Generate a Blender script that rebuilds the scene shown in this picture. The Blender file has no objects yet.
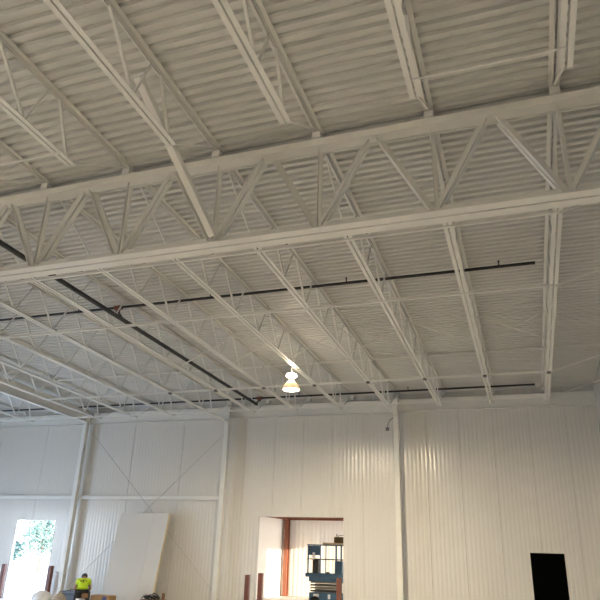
import bpy, math, random
from mathutils import Vector, Matrix
random.seed(7)
scene = bpy.context.scene
COL = scene.collection
V = Vector

# ------------------------------------------------------------------ materials
def mat(name, color, rough=0.5, metal=0.0, noise=0.0, nscale=8.0, bump=0.0, bscale=60.0, emit=None, estr=0.0, spec=0.5, alt=None):
    m = bpy.data.materials.new(name); m.use_nodes = True
    nt = m.node_tree; b = nt.nodes['Principled BSDF']
    b.inputs['Base Color'].default_value = (*color, 1)
    b.inputs['Roughness'].default_value = rough
    b.inputs['Metallic'].default_value = metal
    b.inputs['Specular IOR Level'].default_value = spec
    if noise > 0 or bump > 0:
        tc = nt.nodes.new('ShaderNodeTexCoord')
    if noise > 0:
        n = nt.nodes.new('ShaderNodeTexNoise'); n.inputs['Scale'].default_value = nscale; n.inputs['Detail'].default_value = 5
        nt.links.new(tc.outputs['Object'], n.inputs['Vector'])
        r = nt.nodes.new('ShaderNodeValToRGB')
        lo = alt if alt else tuple(c * (1 - noise) for c in color)
        r.color_ramp.elements[0].position = .3; r.color_ramp.elements[0].color = (*lo, 1)
        r.color_ramp.elements[1].position = .7; r.color_ramp.elements[1].color = (*color, 1)
        nt.links.new(n.outputs['Fac'], r.inputs['Fac']); nt.links.new(r.outputs['Color'], b.inputs['Base Color'])
    if bump > 0:
        n2 = nt.nodes.new('ShaderNodeTexNoise'); n2.inputs['Scale'].default_value = bscale; n2.inputs['Detail'].default_value = 3
        nt.links.new(tc.outputs['Object'], n2.inputs['Vector'])
        bp = nt.nodes.new('ShaderNodeBump'); bp.inputs['Strength'].default_value = bump; bp.inputs['Distance'].default_value = .02
        nt.links.new(n2.outputs['Fac'], bp.inputs['Height']); nt.links.new(bp.outputs['Normal'], b.inputs['Normal'])
    if emit:
        b.inputs['Emission Color'].default_value = (*emit, 1); b.inputs['Emission Strength'].default_value = estr
    return m

M = dict(
    steel=mat('white_steel_paint', (.74, .73, .70), .42, noise=.05, nscale=3),
    deck=mat('white_deck_paint', (.60, .595, .575), .36, noise=.06, nscale=1.5, bump=.05, bscale=5),
    wall=mat('white_insulated_panel', (.65, .635, .605), .2, noise=.03, nscale=.8),
    awall=mat('white_annex_panel', (.85, .83, .80), .35, noise=.02, nscale=.8),
    floor=mat('grey_concrete', (.49, .485, .475), .55, noise=.15, nscale=1.2),
    ground=mat('pale_gravel', (.75, .73, .70), .9, noise=.1, nscale=2),
    black=mat('black_iron_pipe', (.012, .012, .013), .45, noise=.3, nscale=20),
    void=mat('unlit_black', (.0012, .0015, .0012), .9, noise=.2, nscale=4, spec=.02),  # near-black colour standing in for the shade inside the doorway
    rust=mat('red_oxide_fitting', (.22, .06, .035), .5, noise=.3, nscale=15),
    oxide=mat('red_oxide_steel', (.26, .09, .05), .5, noise=.3, nscale=4),
    post=mat('brown_post_paint', (.15, .045, .028), .45, noise=.2, nscale=5),
    rod=mat('galvanised_rod', (.36, .36, .36), .4, noise=.1),
    grey=mat('grey_metal', (.16, .16, .16), .4, noise=.1),
    foam=mat('yellow_foam_edge', (.72, .60, .36), .8, noise=.1, nscale=10),
    sheet=mat('offwhite_sheet', (.60, .59, .575), .45, noise=.03, nscale=1),
    board_white=mat('white_plastic', (.85, .85, .86), .4, noise=.05),
    blue=mat('lift_blue', (.065, .15, .25), .4, noise=.2, nscale=6),
    dkgrey=mat('lift_dark_grey', (.045, .047, .045), .5, noise=.2, nscale=6),
    olive=mat('olive_steel', (.16, .155, .12), .5, noise=.2, nscale=8),
    rubber=mat('black_rubber', (.02, .02, .02), .8, noise=.2),
    ply=mat('plywood', (.55, .42, .25), .7, noise=.2, nscale=6),
    bag=mat('olive_canvas', (.17, .13, .06), .9, noise=.4, nscale=14),
    carton=mat('brown_cardboard', (.33, .20, .10), .85, noise=.15, nscale=5),
    print_blue=mat('blue_print', (.06, .07, .22), .7, noise=.2, nscale=20),
    slate=mat('slate_plastic', (.10, .13, .18), .5, noise=.15),
    wrap=mat('white_wrap', (.80, .80, .82), .35, noise=.1, nscale=8, bump=.5, bscale=14),
    canvas=mat('tan_canvas', (.46, .40, .34), .9, noise=.2, nscale=8, bump=.5, bscale=14),
    cable=mat('black_cable', (.012, .012, .012), .5, noise=.3),
    wood=mat('brown_wood', (.24, .13, .065), .7, noise=.3, nscale=9),
    skin=mat('skin', (.42, .24, .16), .55, noise=.08, nscale=20),
    hair=mat('black_hair', (.012, .010, .009), .6, noise=.4, nscale=60),
    hivis=mat('hi_vis_yellow_cloth', (.62, .86, .03), .75, noise=.08, nscale=12),
    dark=mat('dark_print', (.06, .08, .03), .8, noise=.2),
    belt=mat('black_belt', (.015, .015, .015), .6, noise=.2),
    trousers=mat('charcoal_trousers', (.035, .035, .04), .85, noise=.25, nscale=12),
    boot=mat('brown_boot', (.10, .06, .035), .7, noise=.2),
    eye=mat('eye_white', (.8, .8, .78), .3, noise=.02), 
    leaf=mat('green_leaf', (.17, .25, .20), .6, noise=.4, nscale=2, alt=(.11, .18, .16)),
    bark=mat('grey_bark', (.18, .14, .10), .9, noise=.4, nscale=9),
    lens=mat('lit_lamp_mouth', (.9, .85, .75), .5, noise=.02, emit=(1, .83, .58), estr=2000),
    dome=mat('glowing_lamp_dome', (.9, .80, .65), .35, noise=.02, emit=(1, .56, .24), estr=.8),
    cap=mat('lamp_ballast_cap', (.85, .80, .72), .4, noise=.02, emit=(1, .82, .58), estr=45),
)

# ------------------------------------------------------------------ mesh builder
class MB:
    def __init__(s): s.v = []; s.f = []; s.m = []; s.cur = 0
    def quad_box(s, c, ax, ay, az):
        c = V(c); b = len(s.v)
        for i in (-1, 1):
            for j in (-1, 1):
                for k in (-1, 1): s.v.append(c + ax * i + ay * j + az * k)
        for f in ((0, 1, 3, 2), (4, 6, 7, 5), (0, 4, 5, 1), (2, 3, 7, 6), (0, 2, 6, 4), (1, 5, 7, 3)):
            s.f.append([b + i for i in f]); s.m.append(s.cur)
        return s
    def box(s, x0, x1, y0, y1, z0, z1):
        return s.quad_box(((x0 + x1) / 2, (y0 + y1) / 2, (z0 + z1) / 2), V(((x1 - x0) / 2, 0, 0)), V((0, (y1 - y0) / 2, 0)), V((0, 0, (z1 - z0) / 2)))
    def extrude(s, p, q, prof, sd, ud):
        """profile points (a,b) along sd,ud swept from p to q, closed"""
        p, q = V(p), V(q); n = len(prof); b = len(s.v)
        for o in (p, q):
            for a, c in prof: s.v.append(o + sd * a + ud * c)
        for i in range(n):
            j = (i + 1) % n
            s.f.append([b + i, b + j, b + n + j, b + n + i]); s.m.append(s.cur)
        s.f.append([b + i for i in reversed(range(n))]); s.m.append(s.cur)
        s.f.append([b + n + i for i in range(n)]); s.m.append(s.cur)
        return s
    def bar(s, p, q, w, h=None, side=V((1, 0, 0))):
        h = h or w; p, q = V(p), V(q); d = (q - p).normalized()
        u = d.cross(side)
        if u.length < 1e-4: side = V((0, 1, 0)); u = d.cross(side)
        u.normalize(); sd = u.cross(d).normalized()
        return s.extrude(p, q, [(-w / 2, -h / 2), (w / 2, -h / 2), (w / 2, h / 2), (-w / 2, h / 2)], sd, u)
    def tube(s, p, q, r, n=10, r2=None):
        r2 = r if r2 is None else r2
        p, q = V(p), V(q); d = (q - p).normalized()
        a = d.orthogonal().normalized(); c = d.cross(a); b = len(s.v)
        for o, rr in ((p, r), (q, r2)):
            for i in range(n):
                t = 2 * math.pi * i / n; s.v.append(o + a * math.cos(t) * rr + c * math.sin(t) * rr)
        for i in range(n):
            j = (i + 1) % n; s.f.append([b + i, b + j, b + n + j, b + n + i]); s.m.append(s.cur)
        s.f.append([b + i for i in reversed(range(n))]); s.m.append(s.cur)
        s.f.append([b + n + i for i in range(n)]); s.m.append(s.cur)
        return s
    def path(s, pts, r, n=6):
        for a, c in zip(pts, pts[1:]): s.tube(a, c, r, n)
        return s
    def lathe(s, prof, c=(0, 0, 0), n=28, cap0=True, cap1=True):
        c = V(c); b = len(s.v); k = len(prof)
        for r, z in prof:
            for i in range(n):
                t = 2 * math.pi * i / n; s.v.append(c + V((r * math.cos(t), r * math.sin(t), z)))
        for a in range(k - 1):
            for i in range(n):
                j = (i + 1) % n; s.f.append([b + a * n + i, b + a * n + j, b + (a + 1) * n + j, b + (a + 1) * n + i]); s.m.append(s.cur)
        if cap0: s.f.append([b + i for i in reversed(range(n))]); s.m.append(s.cur)
        if cap1: s.f.append([b + (k - 1) * n + i for i in range(n)]); s.m.append(s.cur)
        return s
    def blob(s, c, rx, ry, rz, nu=14, nv=8, jit=0.0, rnd=None):
        c = V(c); b = len(s.v)
        for a in range(nv + 1):
            ph = math.pi * a / nv
            for i in range(nu):
                t = 2 * math.pi * i / nu
                k = 1 + (jit * (rnd.random() - .5) if rnd else 0)
                s.v.append(c + V((rx * math.sin(ph) * math.cos(t) * k, ry * math.sin(ph) * math.sin(t) * k, rz * math.cos(ph) * k)))
        for a in range(nv):
            for i in range(nu):
                j = (i + 1) % nu; s.f.append([b + a * nu + i, b + (a + 1) * nu + i, b + (a + 1) * nu + j, b + a * nu + j]); s.m.append(s.cur)
        return s
    def angles(s, p, q, gapdir, hint, leg, th, gap, flange_low=True):
        """pair of L angles back to back: legs in u direction, flanges along +-gapdir at the low/high end of u"""
        p, q = V(p), V(q); d = (q - p).normalized(); sd = V(gapdir)
        u = sd.cross(d).normalized()
        if u.dot(V(hint)) < 0: u = -u
        g = gap / 2
        L = [(g, 0), (g + leg, 0), (g + leg, th), (g + th, th), (g + th, leg), (g, leg)]
        if not flange_low: L = [(a, -c) for a, c in L]
        for sg in (1, -1):
            s.extrude(p, q, [(a * sg, c) for a, c in L], sd, u)
        return s
    def build(s, name, material, parent=None, smooth=False, bevel=0.0):
        me = bpy.data.meshes.new(name)
        me.from_pydata([tuple(v) for v in s.v], [], s.f)
        mats = material if isinstance(material, (list, tuple)) else [material]
        for x in mats: me.materials.append(x)
        if len(mats) > 1: me.polygons.foreach_set('material_index', s.m)
        import bmesh
        bm = bmesh.new(); bm.from_mesh(me); bmesh.ops.recalc_face_normals(bm, faces=bm.faces[:]); bm.to_mesh(me); bm.free()
        if smooth:
            for p in me.polygons: p.use_smooth = True
        o = bpy.data.objects.new(name, me); COL.objects.link(o)
        if parent: o.parent = parent
        if bevel:
            b = o.modifiers.new('bevel', 'BEVEL'); b.width = bevel; b.segments = 2; b.limit_method = 'ANGLE'
        return o

def tag(o, label=None, cat=None, group=None, kind=None):
    if label: o['label'] = label
    if cat: o['category'] = cat
    if group: o['group'] = group
    if kind: o['kind'] = kind
    return o
def thing(name, loc, label, cat, group=None, rz=0.0):
    o = bpy.data.objects.new(name, None); o.empty_display_size = .1; COL.objects.link(o)
    o.location = loc; o.rotation_euler = (0, 0, rz)
    return tag(o, label, cat, group)
def struct(name, mb, material, **k):
    return tag(mb.build(name, material, **k), kind='structure')
def dup(root, loc, label, skip=()):
    r = root.copy(); COL.objects.link(r); r.location = loc; r['label'] = label
    for ch in root.children:
        if ch.name.split('.')[0] in skip: continue
        c = ch.copy(); COL.objects.link(c); c.parent = r
        for g in ch.children:
            d = g.copy(); COL.objects.link(d); d.parent = c
    return r
ORD = ['zeroth', 'first', 'second', 'third', 'fourth', 'fifth', 'sixth', 'seventh', 'eighth', 'ninth', 'tenth', 'eleventh', 'twelfth', 'thirteenth', 'fourteenth', 'fifteenth']

# ------------------------------------------------------------------ layout numbers (metres)
S = 1.524; XK = lambda k: -3.789 + (k - 4) * S
G = 6.87; D = 20.455; T = .0314
XL, XR, YF = -23.0, 2.19, -7.0
deckz = lambda y: 7.31 - T * (y - G)
LJ = 13.43

# ------------------------------------------------------------------ camera (solved from the photograph's vanishing points)
cam = bpy.data.cameras.new('camera'); co = bpy.data.objects.new('camera', cam); COL.objects.link(co)
r = V((0.944349, 0.3275, 0.030793)); u = V((0.095666, -0.363004, 0.926864)); w = V((-0.314726, 0.872337, 0.374133))
co.matrix_world = Matrix(((r.x, u.x, -w.x, 0), (r.y, u.y, -w.y, 0), (r.z, u.z, -w.z, 1.9), (0, 0, 0, 1)))
cam.sensor_width = 36; cam.sensor_fit = 'HORIZONTAL'; cam.lens = 623.94 / 600 * 36; cam.clip_end = 300
scene.camera = co

# ------------------------------------------------------------------ setting
struct('floor', MB().box(XL - .2, XR + .2, YF - .2, D + .12, -.2, 0), M['floor'])

# roof deck: trapezoidal flutes running left-right, closed on top by the roof build-up
mb = MB(); P = .1524; prof = []; y = YF - .1
while y < D + .1:
    for dy, h in ((0, 0), (.066, 0), (.080, .047), (.138, .047)):
        prof.append((y + dy, deckz(y + dy) + h))
    y += P
prof += [(y, deckz(y) + .22), (YF - .1, deckz(YF - .1) + .22)]
mb.extrude((XL - .2, 0, 0), (XR + .2, 0, 0), prof, V((0, 1, 0)), V((0, 0, 1)))
struct('ceiling', mb, M['deck'])

def ribbed(mb, x0, x1, z0, z1, yf, yb, joints, pitch=.13, dep=.0055, sgn=1):
    """panel skin: shallow ribs along z, deeper joint grooves, closed at the back"""
    pts = [(x0, 0)]
    xs = sorted(joints); edges = [x0] + [j for j in xs if x0 + .02 < j < x1 - .02] + [x1]
    for a, b in zip(edges, edges[1:]):
        n = max(1, round((b - a) / pitch)); p = (b - a) / n
        for i in range(n):
            c = a + i * p
            if i == 0 and a != x0: pts += [(c - .007, 0), (c - .004, .014), (c + .004, .014), (c + .007, 0)]
            for q_ in (.125, .25, .375, .5, .625, .75, .875): pts.append((c + p * q_, dep * (.5 - .5 * math.cos(2 * math.pi * q_))))
    pts.append((x1, 0)); pts += [(x1, abs(yb - yf)), (x0, abs(yb - yf))]
    d = 1 if yb > yf else -1
    mb.extrude((0, yf, z0), (0, yf, z1), pts, V((1, 0, 0)), V((0, d, 0)))
    return mb

joints = [-22.2, -20.11, -17.93, -15.9, -13.86, -11.75, -9.24, -8.13, -7.09, -6.04, -4.99, -3.95, -2.91, -1.88, -.84, .23, 1.28]
OA = (-18.63, -16.84, 2.70); OB = (-8.60, -5.65, 2.96); OC = (-.10, .82, 2.08)
mb = MB(); x = XL; yb = D + .12; top = 7.0
for o in (OA, OB, OC):
    ribbed(mb, x, o[0], 0, top, D, yb, joints)
    ribbed(mb, o[0], o[1], o[2], top, D, yb, joints); x = o[1]
ribbed(mb, x, XR + .15, 0, top, D, yb, joints)
struct('wall_back', mb, M['wall'])
struct('wall_right', MB().box(XR, XR + .15, YF, D, 0, 7.9), M['wall'])
LD = (10.5, 15.0, 3.4)      # roll-up doorway in the left wall (y0,y1,top)
mb = MB(); mb.box(XL - .15, XL, YF, LD[0], 0, 7.9).box(XL - .15, XL, LD[1], D, 0, 7.9).box(XL - .15, XL, LD[0], LD[1], LD[2], 7.9)
struct('wall_left', mb, M['wall'])
FD = (-14.0, -12.0, 2.6)
mb = MB(); mb.box(XL, FD[0], YF - .15, YF, 0, 7.9).box(FD[1], XR, YF - .15, YF, 0, 7.9).box(FD[0], FD[1], YF - .15, YF, FD[2], 7.9)
struct('wall_front', mb, M['wall'])
# black slab painting the unlit dark inside the small right-hand doorway
struct('unlit_doorway_1', MB().box(OC[0], OC[1], D + .03, D + .08, 0, OC[2]), M['void'])

# annex behind the middle opening
AX0, AX1, AY1, AZ = -11.2, -2.0, 30.0, 4.3
struct('floor_annex', MB().box(AX0 - .1, AX1 + .1, D + .12, AY1 + .1, -.2, 0), M['floor'])
struct('ceiling_annex', MB().box(AX0 - .1, AX1 + .1, D + .12, AY1 + .1, AZ, AZ + .15), M['awall'])
mb = MB(); ribbed(mb, AX0 - .1, AX1 + .1, 0, AZ, AY1, AY1 + .1, [-10.0, -8.95, -7.9, -6.85, -5.8, -4.7, -3.6], pitch=.21, dep=.01)
struct('wall_annex_back', mb, M['awall'])
struct('wall_annex_left', MB().box(AX0 - .1, AX0, D + .12, AY1, 0, AZ), M['awall'])
AD = (26.0, 28.9, 3.2)
mb = MB(); mb.box(AX1, AX1 + .1, D + .12, AD[0], 0, AZ).box(AX1, AX1 + .1, AD[1], AY1, 0, AZ).box(AX1, AX1 + .1, AD[0], AD[1], AD[2], AZ)
struct('wall_annex_right', mb, M['awall'])
# ground outside
tag(MB().box(-120, 60, -60, 160, -.5, -.25).build('ground', M['ground']), kind='structure')

# ------------------------------------------------------------------ columns, edge beam, girt, left beam
def column(x, label):
    t = thing('steel_column', (x, 20.2, 0), label, 'column', 'columns along the back wall')
    MB().box(-.085, .085, -.085, .085, .02, 6.66).build('shaft', M['steel'], t, bevel=.012)
    MB().box(-.15, .15, -.15, .15, 0, .02).build('base_plate', M['steel'], t)
    MB().box(-.1, .1, -.1, .1, 6.66, 6.675).build('cap_plate', M['steel'], t)
    return t
column(-3.815, 'white square steel column on back wall, between middle opening and small black doorway')
column(-9.88, 'white square steel column just left of the middle opening')
column(-15.94, 'white square steel column at left, beside the bright outdoor opening')
GX = (XK(0), XK(8) - .2)
t = thing('edge_beam', (0, 20.37, 6.28), 'long white steel edge beam along the top of the back wall', 'beam')
MB().box(XL, XR, -.012, .012, .012, .39).build('web', M['steel'], t)
MB().box(XL, XR, -.06, .06, 0, .012).build('flange', M['steel'], t)
MB().box(XL, XR, -.06, .06, .39, .402).build('flange', M['steel'], t)
t = thing('girt', (0, 20.37, 3.47), 'white horizontal wall girt crossing the left part of the back wall', 'girt')
MB().box(XL, -16.03, -.06, .06, 0, .13).build('rail', M['steel'], t, bevel=.01)
MB().box(-15.85, -9.97, -.06, .06, 0, .13).build('rail', M['steel'], t, bevel=.01)
# sloping wide-flange beam over the left column
y0, y1 = G, 20.28
zb = lambda y: 6.30 + T * (20.2 - y)
t = thing('roof_beam', (-15.95, y0, 0), 'solid white wide-flange roof beam running to the left column', 'beam')
for nm, h0, h1, wd in (('flange', 0, .018, .19), ('web', .018, .47, .014), ('flange', .47, .488, .19)):
    MB().extrude((0, 0, zb(y0)), (0, y1 - y0, zb(y1)), [(-wd / 2, h0), (wd / 2, h0), (wd / 2, h1), (-wd / 2, h1)], V((1, 0, 0)), V((0, 0, 1))).build(nm, M['steel'], t)

# ------------------------------------------------------------------ joists
def jz(l, h): return h - T * l          # local slope along the joist
TOPH = 7.305; BOTH = 6.525 + .0
def make_joist(loc, label):
    t = thing('roof_joist', loc, label, 'joist', 'open web roof joists')
    zt = lambda l: TOPH - T * l; zbm = lambda l: 6.523 - T * l
    MB().angles((0, .03, zt(.03)), (0, LJ, zt(LJ)), (1, 0, 0), (0, 0, 1), .058, .006, .022, False).build('top_chord', M['steel'], t)
    MB().angles((0, 1.27, zbm(1.27)), (0, LJ - 1.25, zbm(LJ - 1.25)), (1, 0, 0), (0, 0, 1), .058, .006, .024, True).build('bottom_chord', M['steel'], t)
    tops = [2.13 + 1.22 * i for i in range(8)] + [11.75]
    bots = [1.42] + [2.74 + 1.22 * i for i in range(7)] + [11.28, 12.08]
    pts = []
    for i in range(9): pts += [(bots[i], tops[i]), (bots[i + 1], tops[i])]
    for i, (b, a) in enumerate(pts):
        wd = .026 if i % 2 == 0 else .034
        MB().bar((0, b, zbm(b) + .03), (0, a - (.2 if i % 2 == 0 and i else 0), zt(a) - .03), wd, .03 if i % 2 else .022).build('web_member', M['steel'], t)
    for b, a in ((1.30, .12), (LJ - 1.28, LJ - .16)):
        MB().bar((0, b, zbm(b) + .03), (0, a, zt(a) - .045), .022).build('end_web', M['steel'], t)
    for a in (.0, LJ - .14):
        MB().box(-.06, .06, a, a + .14, zt(a + .07) - .155, zt(a + .07) - .058).build('bearing_seat', M['steel'], t)
    return t
far_ks = [7, 6, 5, 4, 3, 2, 1, 0, -1, -2, -3, -5, -6, -7]
near_ks = [7, 6, 5, 4, 3, 2, 1]
proto = None; FAR = {}; NEAR = {}
for i, k in enumerate(far_ks):
    if k > -4: lab = 'white open-web roof joist beyond the truss girder, %s from the right wall' % ORD[i + 1]
    else: lab = 'white open-web roof joist left of the solid roof beam, %s one leftward from it' % ORD[-4 - k]
    loc = (XK(k), G, 0)
    FAR[k] = make_joist(loc, lab) if proto is None else dup(proto, loc, lab)
    proto = proto or FAR[k]
for i, k in enumerate(near_ks):
    lab = 'white open-web roof joist in front of the truss girder, %s from the right' % ORD[i + 1]
    NEAR[k] = dup(proto, (XK(k), G - LJ - .03, T * LJ), lab)
# column-line joists run their bottom chord on to the column
for k in (4, 0):
    a, b = LJ - 1.25, LJ - .21
    MB().angles((0, a, 6.523 - T * a), (0, b, 6.523 - T * b), (1, 0, 0), (0, 0, 1), .058, .006, .024, True).build('chord_extension', M['steel'], FAR[k])
tag(MB().bar((XK(4) - .13, 4.9, 7.10), (XK(4) + .08, G - .175, 5.86), .09, .09).build('kicker_brace', M['steel']), 'thick sloping white brace beside a front joist, running down to the girder bottom chord', 'brace')

# ------------------------------------------------------------------ truss girders
def make_girder(k0, k1, label):
    t = thing('truss_girder', (0, G, 0), label, 'girder')
    xa, xb = XK(k0), XK(k1)
    zt, zb_ = 7.145, 5.76
    MB().angles((xa, 0, zt), (xb - .2, 0, zt), (0, 1, 0), (0, 0, 1), .145, .014, .035, False).build('top_chord', M['steel'], t)
    MB().angles((xa + .25, 0, zb_), (xb - .45, 0, zb_), (0, 1, 0), (0, 0, 1), .145, .014, .03, True).build('bottom_chord', M['steel'], t)
    for k in range(k0 + 1, k1):
        x = XK(k)
        MB().angles((x, 0, zb_ + .08), (x, 0, zt - .08), (0, 1, 0), (1, 0, 0), .05, .006, .03).build('vertical', M['steel'], t)
        for sg in (-1, 1):
            heavy = .085 if (k + (sg > 0)) % 2 else .07
            MB().angles((x + sg * .07, 0, zb_ + .09), (x + sg * (S / 2 - .05), 0, zt - .1), (0, 1, 0), (-sg, 0, .5), heavy, .008, .03).build('diagonal', M['steel'], t)
    for x, sg in ((xa, 1), (xb, -1)):
        MB().angles((x + sg * (S / 2 - .05), 0, zt - .1), (x + sg * .42, 0, zb_ + .09), (0, 1, 0), (0, 0, 1), .085, .008, .03).build('end_diagonal', M['steel'], t)
    return t
for x_, lb in ((XK(0) + .12, 'white steel column carrying the left end of the truss girder'), (XR - .1, 'white steel column carrying the right end of the truss girder by the wall')):
    t = thing('steel_column', (x_, G, 0), lb, 'column')
    MB().box(-.09, .09, -.09, .09, .02, 6.96).build('shaft', M['steel'], t, bevel=.012)
    MB().box(-.17, .09, -.17, .17, 0, .02).build('base_plate', M['steel'], t)
make_girder(0, 8, 'deep white steel truss girder spanning the whole picture below the roof deck')

# ------------------------------------------------------------------ bridging rows
def bridging(y, top, x0, x1, label, clamps=False, sz=.05):
    z = (deckz(y) - .075) if top else (6.523 - T * (y - G) - .02)
    t = thing('bridging_angle', (0, y, z), label, 'bridging', 'horizontal bridging angles')
    MB().extrude((x0, 0, 0), (x1, 0, 0), [(-sz * .5, 0), (sz * .5, 0), (sz * .5, .006), (-sz * .5 + .006, .006), (-sz * .5 + .006, sz), (-sz * .5, sz)], V((0, 1, 0)), V((0, 0, 1))).build('angle', M['steel'], t)
    MB().bar((XK(7) + .02, 0, 0), (XR - .01, 0, .42 if not top else .03), .03).build('wall_anchor', M['steel'], t)
    if clamps:
        for k in (7, 6, 5, 4, 3, 2, 1, 0):
            MB().box(XK(k) - .045, XK(k) + .045, -.04, .04, -.03, .018).build('clamp', M['grey'], t)
    return t
bridging(8.45, False, XK(-3), XK(7), 'white bridging angle under the joists right behind the truss girder')
bridging(10.95, False, XK(-3), XK(7), 'white bridging angle under the joists near the black sprinkler branch pipe')
bridging(16.15, False, XK(-3), XK(7), 'white bridging angle with dark clamps, level with the hanging lamp', True)
bridging(16.5, True, XK(-3), XK(7), 'thin white bridging angle up against the roof deck, beyond the lamp')
bridging(18.6, False, XK(-7), XK(7), 'white bridging angle at the joist ends beside the back wall')
tag(MB().bar((XK(1), 5.3, 6.564), (XK(3) + .1, 5.3, 6.564), .022).build('bridging_angle', M['steel']), 'thin white bridging rod under the front joists at upper left', 'bridging', 'horizontal bridging angles')
tag(MB().bar((XK(6), 5.3, 6.566), (XK(7), 5.3, 6.566), .018).build('bridging_angle', M['steel']), 'thin white bridging rod between the two rightmost front joists', 'bridging', 'horizontal bridging angles')
ks = [7, 6, 5, 4, 3, 2, 1, 0, -1, -2, -3]
for i in range(len(ks) - 1):
    a, b = ks[i + 1], ks[i]; y = 13.95
    zt, zb2 = deckz(y) - .06, 6.523 - T * (y - G) + .05
    for sg, wd in ((1, 'rightward'), (-1, 'leftward')):
        if a == 0 and sg > 0: continue            # the sprinkler main passes here
        p, q = ((XK(a) + .03, y + .02 * sg, zb2), (XK(b) - .03, y + .02 * sg, zt)) if sg > 0 else ((XK(b) - .03, y + .02 * sg, zb2), (XK(a) + .03, y + .02 * sg, zt))
        tag(MB().bar(p, q, .026, .026, V((0, 1, 0))).build('cross_bridging_rod', M['steel']),
            'thin cross rod rising %s between %s and %s far joists from right wall' % (wd, ORD[i + 1], ORD[i + 2]), 'bridging', 'diagonal cross bridging')

# ------------------------------------------------------------------ wall bracing rods
tag(MB().tube((-15.76, 20.27, 6.00), (-9.97, 20.27, .60), .008).build('brace_rod', M['rod']), 'thin diagonal wall brace rod falling from left column top to lower right', 'brace', 'crossed wall brace rods')
tag(MB().tube((-10.0, 20.24, 5.70), (-15.80, 20.24, .40), .008).build('brace_rod', M['rod']), 'thin diagonal wall brace rod rising from left column foot to upper right', 'brace', 'crossed wall brace rods')

# ------------------------------------------------------------------ sprinkler pipes
def pipe(pts, r_, label, heads=(), fits=()):
    o = thing('sprinkler_pipe', (0, 0, 0), label, 'pipe', 'black sprinkler pipes')
    MB().path([V(p) for p in pts], r_, 12).build('tube', M['black'], o, smooth=False)
    for h in heads:
        h = V(h); MB().tube(h, h + V((0, 0, .09)), .012, 8).tube(h + V((0, 0, .09)), h + V((0, 0, .097)), .026, 10).build('sprinkler_head', M['black'], o)
    for f in fits:
        f = V(f); MB().tube(f + V((-.10, 0, 0)), f + V((.10, 0, 0)), r_ * 1.75, 12).tube(f, f + V((0, 0, -.11)), r_ * 1.75, 12).build('pipe_fitting', M['rust'], o)
    return o
pz = lambda y: 6.71 - .0267 * (y - 7.2)
pipe([(-12.1, 11.35, 7.04), (.545, 11.35, 7.04)], .030, 'thin black sprinkler branch pipe crossing all joists beyond the girder',
     [(x_, 11.35, 7.06) for x_ in (-6.2, -3.1, -9.7, -.1)], [(-8.58, 11.35, 7.04)])
pm_ = pipe([(-8.21, 7.16, pz(7.16)), (-8.21, 18.85, pz(18.85))], .048, 'thick black sprinkler main running diagonally away at left')
pipe([(-20.5, 19.62, 6.79), (.525, 19.62, 6.79)], .030, 'thin black sprinkler branch pipe along the top of the back wall',
     [(x_, 19.62, 6.81) for x_ in (-3.3, -7.0)], [(-8.45, 19.62, 6.79)])
MB().tube((-8.21, 11.1, pz(11.1)), (-8.56, 11.33, 6.93), .025).build('riser_nipple', M['black'], pm_)
MB().tube((-8.21, 18.8, pz(18.8)), (-8.44, 19.58, 6.72), .028).build('riser_nipple', M['black'], pm_)

# ------------------------------------------------------------------ high bay lamps
def make_lamp(loc, label):
    t = thing('high_bay_lamp', loc, label, 'lamp', 'high bay lamps')      # origin at the lamp mouth
    MB().lathe([(.19, .0), (.215, .015), (.205, .06), (.17, .13), (.11, .20), (.065, .235), (.06, .26)], cap0=False).build('dome', M['dome'], t, smooth=True)
    MB().lathe([(.188, .006), (.188, .012)]).build('lens', M['lens'], t)
    MB().lathe([(.05, .26), (.05, .33), (.125, .335), (.135, .36), (.12, .40), (.05, .42)]).build('ballast_cap', M['cap'], t, smooth=False)
    MB().tube((0, 0, .42), (0, 0, .66), .010, 8).tube((0, 0, .655), (0, 0, .72), .03, 8).build('hanging_hook', M['steel'], t)
    return t
lamp = make_lamp((XK(3), 14.29, 5.63), 'lit white bell-shaped lamp hanging below a joist near picture centre')
for (x_, y_), lab in zip(((-.9, -2.0), (-10.5, 1.5)),
        ('hanging bell lamp nearest the front right',  'hanging bell lamp over the front left')):
    dup(lamp, (x_, y_, 5.7), lab)

# small sensor on conduit at the right column
t = thing('wall_sensor', (-4.11, 20.2, 5.70), 'small grey box on bent conduit beside the right-hand column top', 'sensor')
MB().box(-.055, .055, -.04, .04, -.05, .05).build('housing', M['grey'], t, bevel=.008)
MB().path([V((0, 0, .05)), V((.02, 0, .16)), V((.08, 0, .28)), (V((.205, -.01, .36)))], .011, 8).build('conduit', M['grey'], t)

# ------------------------------------------------------------------ annex steel and lift
t = thing('annex_column', (-10.98, 29.72, 0), 'rust-red steel column in the corner seen through the middle opening', 'column')
MB().box(-.085, .085, -.16, -.14, 0, 3.3).build('flange', M['oxide'], t)
MB().box(-.085, .085, .14, .16, 0, 3.3).build('flange', M['oxide'], t)
MB().box(-.01, .01, -.14, .14, 0, 3.3).build('web', M['oxide'], t)
t = thing('annex_beam', (0, 29.75, 3.3), 'rust-red steel beam along the far wall behind the middle opening', 'beam')
MB().box(AX0, AX1, -.12, .12, 0, .02).build('flange', M['oxide'], t); MB().box(AX0, AX1, -.01, .01, .02, .3).build('web', M['oxide'], t)
t = thing('annex_beam', (-11.0, 0, 3.3), 'rust-red steel beam along the left wall behind the middle opening', 'beam')
MB().box(-.12, .12, 20.7, 29.6, 0, .02).build('flange', M['oxide'], t); MB().box(-.01, .01, 20.7, 29.6, .02, .3).build('web', M['oxide'], t)

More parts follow.
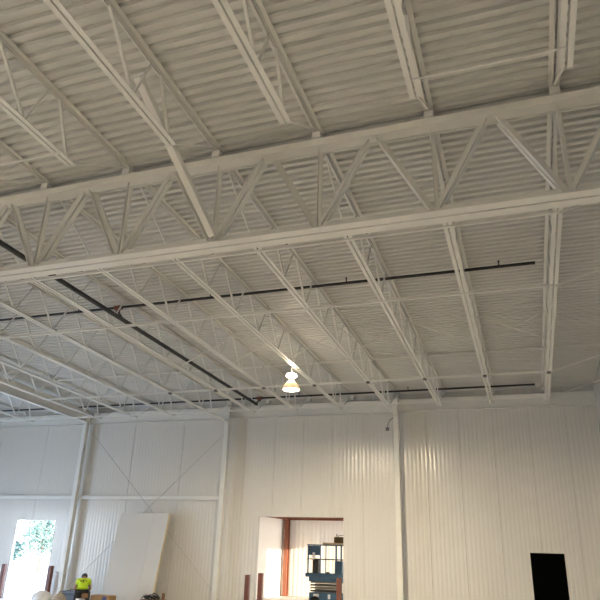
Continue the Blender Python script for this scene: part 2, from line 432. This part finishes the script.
t = thing('scissor_lift', (-7.35, 25.0, 0), 'blue scissor lift parked behind the middle opening', 'lift')
MB().box(-.80, .95, -.36, .36, .14, .50).build('chassis', M['blue'], t, bevel=.02)
MB().box(-.62, -.40, -.365, -.36, .36, .46).build('decal', M['board_white'], t)
MB().box(-.05, .05, -.366, -.36, .30, .46).build('decal', M['board_white'], t)
for sx in (-.55, .7):
    for sy in (-.36, .36):
        MB().tube((sx, sy - .06, .19), (sx, sy + .06, .19), .19, 20).build('wheel', M['rubber'], t)
for i in range(4):
    z = .53 + i * .098
    for sy in (-.32, .26):
        MB().box(-.75, .85, sy, sy + .06, z, z + .06).build('scissor_arm', M['olive'] if i % 2 else M['dkgrey'], t)
    MB().box(-.72, -.60, -.28, .28, z, z + .05).build('scissor_pin', M['dkgrey'], t)
MB().box(.30, .62, -.34, .3, .52, .86).build('hydraulic_cylinder', M['board_white'], t, bevel=.03)
pl = MB().box(-.96, 1.1, -.38, .38, 1.03, 1.17).build('platform', M['blue'], t, bevel=.015)
MB().box(-.82, 1.0, -.34, .34, .88, 1.03).build('platform_tray', M['blue'], t)
for z in (1.66, 2.17):
    for sy in (-.36, .36): MB().bar((-.9, sy, z), (1.1, sy, z), .035).build('rail', M['dkgrey'] if z < 2 else M['blue'], t)
    for sx in (-.85, 1.08): MB().bar((sx, -.36, z), (sx, .36, z), .035).build('rail', M['blue'], t)
for sx, ww in ((-.85, .05), (-.36, .035), (.26, .06), (.62, .05), (1.08, .05)):
    for sy in (-.36, .36): MB().bar((sx, sy, 1.1), (sx, sy, 2.17), ww, .04).build('rail_post', M['blue'], t)
MB().box(-.82, -.36, -.42, -.30, 1.80, 2.14).build('control_box', M['blue'], t, bevel=.02)
MB().box(-.66, -.56, -.43, -.42, 1.66, 1.90).build('notice_plate', M['board_white'], t)
MB().box(-.68, -.44, -.36, -.1, 1.17, 1.66).build('battery_case', M['dkgrey'], t, bevel=.02)
MB().box(.20, .50, -.36, -.1, 1.12, 1.62).build('charger_case', M['blue'], t, bevel=.02)
MB().box(-.18, -.04, -.3, -.15, 1.10, 1.22).build('toe_box', M['dkgrey'], t, bevel=.01)
tag(MB().box(-7.62, -6.2, 24.62, 25.38, 2.19, 2.26).build('plywood_board', M['ply']), 'pale plywood board lying across the lift rails', 'board')
t = thing('tool_bag', (-6.99, 25.0, 2.26), 'olive canvas tool bag on the board on top of the lift', 'bag')
MB().box(-.26, .26, -.16, .16, 0, .22).build('body', M['bag'], t, bevel=.04)
MB().path([V((-.12, 0, .19)), V((-.10, 0, .28)), V((.10, 0, .28)), V((.12, 0, .19))], .012).build('handle', M['bag'], t)
MB().bar((-.18, .05, .18), (-.20, .05, .33), .03).build('tool_grip', M['rubber'], t)

# ------------------------------------------------------------------ bollards
def bollard(x_, y_, h, lab):
    t = thing('bollard', (x_, y_, 0), lab, 'bollard', 'brown guard posts at the wall openings')
    MB().box(-.07, .07, -.07, .07, .012, h).build('post', M['post'], t, bevel=.015)
    MB().box(-.14, .14, -.14, .14, 0, .012).build('base_plate', M['post'], t)
bollard(-8.50, 19.6, 1.185, 'brown guard post outside the middle opening, leftmost of the pair')
bollard(-8.06, 19.6, 1.25, 'brown guard post standing at the left edge inside the middle opening view')
bollard(-5.54, 19.6, 1.215, 'brown guard post in front of the blue lift, by the opening right edge')
bollard(-16.44, 20.15, 1.16, 'brown guard post at the right edge of the bright outdoor opening')
bollard(-18.55, 20.15, 1.15, 'brown guard post at the left edge of the bright outdoor opening')

# ------------------------------------------------------------------ leaning panel and floor clutter
t = thing('leaning_panel', (-12.74, 19.53, 0), 'large off-white insulated panel leaning against the back wall', 'panel')
a = V((0, 0, 0)); d = V((0, .60, 2.97)); n = V((0, -2.97, .60)).normalized()
def slab(x0, x1, n0, n1): return MB().extrude(a, a + d, [(x0, n0), (x1, n0), (x1, n1), (x0, n1)], V((1, 0, 0)), n)
slab(-.96, .38, .09, .10).build('face_sheet', M['sheet'], t); slab(.386, .96, .09, .10).build('face_sheet', M['sheet'], t)
slab(-.958, .958, .01, .09).build('foam_core', M['foam'], t); slab(-.96, .96, 0, .01).build('back_sheet', M['sheet'], t)

tag(MB().box(-16.58, -16.18, 20.36, 20.42, 0, .95).build('white_sheet', M['board_white']), 'low white sheet against the wall beside the bright opening', 'sheet')
t = thing('cardboard_box', (-12.78, 18.3, 0), 'brown cardboard carton right of the seated person', 'box')
MB().box(-.33, .33, -.2, .2, 0, .46).build('carton', M['carton'], t, bevel=.006)
MB().box(-.33, .33, -.03, .03, .46, .463).build('tape', M['ply'], t)
MB().box(.10, .26, -.203, -.2, .20, .44).build('printed_mark', M['print_blue'], t)
t = thing('tool_chest', (-14.73, 19.25, 0), 'slate-blue tool chest left of the seated person', 'box')
MB().box(-.26, .34, -.2, .2, 0, .36).build('body', M['slate'], t, bevel=.02)
MB().box(-.27, .35, -.21, .21, .36, .46).build('lid', M['slate'], t, bevel=.02)
MB().path([V((-.06, 0, .455)), V((-.04, 0, .50)), V((.12, 0, .50)), V((.14, 0, .455))], .012).build('handle', M['rubber'], t)
rnd = random.Random(3)
o = MB().blob((0, 0, .25), .34, .28, .27, 18, 12, .10, rnd).build('wrapped_bundle', M['wrap'], smooth=True); o.location = (-14.86, 18.0, 0)
tag(o, 'white plastic-wrapped bundle on the floor at the bottom left', 'bundle')
t = thing('canvas_sack', (-14.2, 18.0, 0), 'tan canvas sack beside the white wrapped bundle', 'sack')
MB().blob((0, 0, .22), .26, .24, .24, 16, 10, .12, rnd).build('body', M['canvas'], t, smooth=True)
MB().blob((.03, 0, .47), .07, .07, .06, 10, 6, .2, rnd).build('tied_neck', M['canvas'], t, smooth=True)
t = thing('wooden_crate', (-11.06, 18.4, 0), 'low wooden crate in front of the leaning panel', 'crate')
for z in (.02, .16, .30):
    for sy in (-.22, .22): MB().box(-.32, .32, sy - .01, sy + .01, z, z + .10).build('slat', M['wood'], t)
    for sx in (-.31, .31): MB().box(sx - .01, sx + .01, -.21, .21, z, z + .10).build('slat', M['wood'], t)
MB().box(-.32, .32, -.23, .23, .40, .42).build('lid', M['wood'], t)
MB().box(.22, .29, .10, .17, .42, .60).build('corner_stub', M['wood'], t)
mb = MB()
for k in range(5):
    rr = .12 + .022 * k; pts = []
    for i in range(25):
        q = 2 * math.pi * i / 24
        pts.append(V((rr * math.cos(q) * 1.3, rr * math.sin(q) * .8, .435 + .03 * (k % 3) + .025 * math.sin(3 * q + k) + .02)))
    mb.path(pts, .013)
mb.path([V((-.15, -.1, .46)), V((-.24, -.08, .50)), V((-.29, -.12, .44))], .013).path([V((.1, -.1, .48)), V((.05, -.02, .60)), V((.16, .03, .56)), V((.12, .08, .47))], .013)
o = mb.build('cable_coil', M['cable']); o.location = (-11.12, 18.4, 0)
tag(o, 'tangled coil of black cable on the wooden crate', 'cable')

# ------------------------------------------------------------------ seated person
def skinned(name, verts, edges, radii, material, parent, sub=2, root=0):
    me = bpy.data.meshes.new(name); me.from_pydata(verts, edges, []); me.materials.append(material)
    o = bpy.data.objects.new(name, me); COL.objects.link(o); o.parent = parent
    o.modifiers.new('skin', 'SKIN').use_smooth_shade = True
    sv = me.skin_vertices[0].data
    for i, rr in enumerate(radii):
        sv[i].radius = rr if isinstance(rr, tuple) else (rr, rr); sv[i].use_root = (i == root)
    o.modifiers.new('sub', 'SUBSURF').levels = sub; o.modifiers['sub'].render_levels = sub
    return o
PX, PY = -13.45, 18.1
st = thing('bucket', (PX, PY - .02, 0), 'upturned white bucket under the seated person', 'bucket')
MB().lathe([(.16, .0), (.165, .02), (.155, .04), (.135, .345)]).build('body', M['board_white'], st, smooth=False)
MB().lathe([(.168, .015), (.172, .03), (.168, .045), (.156, .045)], cap0=False, cap1=False).build('rim', M['board_white'], st)
pt = thing('person', (PX, PY, 0), 'person in yellow hi-vis shirt seated with back turned, bending forward', 'person', rz=.62)
v = [(0, 0, .49), (0, .10, .60), (0, .22, .72), (0, .32, .83), (0, .38, .905), (0, .44, .93), (0, .485, .945)]
rd = [(.15, .12), (.145, .11), (.15, .11), (.135, .10), .058, .085, .075]
e = [(i, i + 1) for i in range(6)]
def add(pos, par, r_):
    v.append(pos); rd.append(r_); e.append((par, len(v) - 1)); return len(v) - 1
for sx in (-1, 1):
    h = add((.10 * sx, .03, .48), 0, .095); k_ = add((.17 * sx, .44, .49), h, .07); c_ = add((.175 * sx, .45, .30), k_, .06); an = add((.18 * sx, .43, .10), c_, .042)
    ft = add((.19 * sx, .55, .055), an, .04); add((.195 * sx, .66, .04), ft, .032)
    sh = add((.165 * sx, .31, .83), 3, .064); el = add((.235 * sx, .40, .60), sh, .048); wr = add((.17 * sx, .61, .55), el, .032)
    pm = add((.145 * sx, .67, .54), wr, .036)
body = skinned('body', v, e, rd, M['skin'], pt)
for sx in (-1, 1):                                   # hands: four fingers and a thumb, curled
    b = V((.14 * sx, .70, .54))
    for j in range(4):
        off = V(((j - 1.5) * .019, 0, .0)); L = (.85, 1.0, .95, .75)[j]
        p0 = b + off + V((0, -.03, 0)); p1 = p0 + V((0, .055 * L, -.008)); p2 = p1 + V((0, .022 * L, -.028)); p3 = p2 + V((0, -.008, -.024))
        skinned('finger', [tuple(q) for q in (p0, p1, p2, p3)], [(0, 1), (1, 2), (2, 3)], [.0095, .009, .0085, .007], M['skin'], body, 1)
    p0 = b + V((-.03 * sx, -.05, -.005)); p1 = p0 + V((-.028 * sx, .035, -.01)); p2 = p1 + V((-.004 * sx, .03, -.018))
    skinned('thumb', [tuple(q) for q in (p0, p1, p2)], [(0, 1), (1, 2)], [.011, .010, .008], M['skin'], body, 1)
# face (looks down and away from the camera)
hc = V((0, .475, .94)); fd = V((0, .90, -.43)); upv = V((0, .43, .90))
MB().blob(hc + fd * .10 - upv * .01, .013, .022, .02, 8, 6).build('nose', M['skin'], pt, smooth=True)
for sx in (-1, 1):
    MB().blob(hc + fd * .088 + upv * .015 + V((.03 * sx, 0, 0)), .011, .008, .008, 8, 6).build('eye', M['eye'], pt, smooth=True)
    MB().blob(hc - fd * .005 + V((.082 * sx, 0, 0)), .014, .024, .03, 8, 6).build('ear', M['skin'], pt, smooth=True)
MB().blob(hc + fd * .088 - upv * .045, .024, .008, .006, 8, 6).build('mouth', M['rust'], pt, smooth=True)
MB().blob(hc + V((0, -.012, .025)), .092, .105, .085, 18, 12, .04, rnd).build('hair', M['hair'], pt, smooth=True)
# shirt
sv_ = [(0, .015, .555), (0, .10, .61), (0, .22, .73), (0, .315, .83), (0, .36, .875)]; sr = [(.17, .135), (.168, .13), (.175, .13), (.16, .12), .075]
se = [(0, 1), (1, 2), (2, 3), (3, 4)]
for sx in (-1, 1):
    sv_ += [(.168 * sx, .31, .83), (.205 * sx, .36, .70)]; sr += [.082, .074]
    n_ = len(sv_); se += [(3, n_ - 2), (n_ - 2, n_ - 1)]
shirt = skinned('shirt', sv_, se, sr, M['hivis'], pt, 2, 1)
mb = MB(); mb.box(-.014, .014, 0, .004, -.07, .03)
for i in range(9):
    q_ = math.radians(20 + 17.5 * i); mb.quad_box((.10 * math.cos(q_), .002, .075 * math.sin(q_) - .03), V((.014, 0, 0)), V((0, .002, 0)), V((0, 0, .011)))
mk = mb.build('back_print', M['dark'], pt); mk.location = (0, .155, .835); mk.rotation_euler = (-.80, 0, 0)
MB().lathe([(.172, -.022), (.178, 0), (.172, .022)], cap0=False, cap1=False).build('belt', M['belt'], pt).location = (0, .0, .535)
tv = [(0, .0, .48)]; tr = [(.165, .125)]; te = []
for sx in (-1, 1):
    n_ = len(tv); tv += [(.105 * sx, .05, .485), (.17 * sx, .43, .495), (.175 * sx, .45, .30), (.18 * sx, .43, .12)]; tr += [.115, .088, .078, .068]
    te += [(0, n_), (n_, n_ + 1), (n_ + 1, n_ + 2), (n_ + 2, n_ + 3)]
skinned('trousers', tv, te, tr, M['trousers'], pt, 2, 0)
for sx in (-1, 1):
    skinned('boot', [(.18 * sx, .42, .12), (.18 * sx, .43, .055), (.19 * sx, .55, .05), (.195 * sx, .67, .045)], [(0, 1), (1, 2), (2, 3)], [.058, .052, .05, .042], M['boot'], pt, 2, 1)
MB().box(-.09, .10, -.06, .06, -.07, .07).build('belt_pouch', M['wood'], pt, bevel=.02).location = (.10, -.19, .44)

# ------------------------------------------------------------------ trees outside the left opening
def tree(x_, y_, h, rad, n, lab, seed):
    q = random.Random(seed)
    t = thing('tree', (x_, y_, -.25), lab, 'tree', 'trees outside the left opening')
    mb = MB(); mb.tube((0, 0, 0), (.1, 0, h * .8), .11, 8, .04)
    for i in range(7):
        z = h * (.3 + .07 * i); an = q.random() * 6.28
        mb.tube((0, 0, z), (rad * .7 * math.cos(an), rad * .7 * math.sin(an), z + h * .18), .04, 6, .012)
    mb.build('trunk', M['bark'], t)
    mb = MB()
    for i in range(n):
        an = q.random() * 6.28; el = q.uniform(-1, 1); rr = rad * q.random() ** .4
        c = V((rr * math.cos(an) * math.sqrt(1 - el * el), rr * math.sin(an) * math.sqrt(1 - el * el), h * .62 + rr * el * .42 * h / rad * .9))
        a_ = V((q.uniform(-1, 1), q.uniform(-1, 1), q.uniform(-.6, .6))).normalized(); b_ = a_.orthogonal().normalized(); s_ = q.uniform(.10, .2)
        k0 = len(mb.v); mb.v += [c - a_ * s_, c + b_ * s_ * .5, c + a_ * s_, c - b_ * s_ * .5]; mb.f.append([k0, k0 + 1, k0 + 2, k0 + 3]); mb.m.append(0)
    mb.build('foliage', M['leaf'], t)
tree(-38.0, 45, 4.8, 1.7, 1900, 'green tree outside, at the upper right of the bright opening', 1)
tree(-39.6, 50, 3.2, 1.4, 1300, 'green tree outside, in the middle of the bright opening', 2)
tree(-42.0, 46, 2.6, 1.2, 1000, 'low green tree outside, at the left of the bright opening', 3)

# ------------------------------------------------------------------ light
wd = bpy.data.worlds.new('world'); scene.world = wd; wd.use_nodes = True
nt = wd.node_tree; bg = nt.nodes['Background']
tc = nt.nodes.new('ShaderNodeTexCoord'); sp = nt.nodes.new('ShaderNodeSeparateXYZ'); rp = nt.nodes.new('ShaderNodeValToRGB')
nt.links.new(tc.outputs['Generated'], sp.inputs[0]); nt.links.new(sp.outputs['Z'], rp.inputs['Fac']); nt.links.new(rp.outputs['Color'], bg.inputs['Color'])
rp.color_ramp.elements[0].position = 0; rp.color_ramp.elements[0].color = (.95, .97, 1, 1)
rp.color_ramp.elements[1].position = .8; rp.color_ramp.elements[1].color = (.50, .70, 1, 1)
bg.inputs['Strength'].default_value = 9.0

def area(name, loc, rot, sx, sy, power, color, spread=180):
    l = bpy.data.lights.new(name, 'AREA'); l.shape = 'RECTANGLE'; l.size = sx; l.size_y = sy; l.energy = power; l.color = color; l.spread = math.radians(spread)
    o = bpy.data.objects.new(name, l); COL.objects.link(o); o.location = loc; o.rotation_euler = rot; return o
PI = math.pi
area('left_doorway_daylight', (XL - .05, (LD[0] + LD[1]) / 2, LD[2] / 2), (PI / 2, 0, -PI / 2), LD[1] - LD[0], LD[2], 420, (.58, .77, 1))
area('front_doorway_daylight', ((FD[0] + FD[1]) / 2, YF - .05, FD[2] / 2), (PI / 2, 0, 0), FD[1] - FD[0], FD[2], 130, (1, .93, .84))
area('annex_doorway_daylight', (AX1 + .04, (AD[0] + AD[1]) / 2, AD[2] / 2), (PI / 2, 0, PI / 2), AD[1] - AD[0], AD[2], 190, (1, .80, .56))
sun = bpy.data.lights.new('sun', 'SUN'); sun.energy = 14; sun.color = (1, .80, .55); sun.angle = .009
so = bpy.data.objects.new('sun', sun); COL.objects.link(so)
el, az = math.radians(7.5), math.radians(11)
dr = V((-math.cos(el) * math.cos(az), math.cos(el) * math.sin(az), -math.sin(el)))
so.rotation_euler = dr.to_track_quat('-Z', 'Y').to_euler(); so.location = (30, 20, 12)

vs = scene.view_settings; vs.view_transform = 'Standard'; vs.look = 'None'; vs.gamma = 1; vs.use_curve_mapping = False; vs.exposure = 0.06
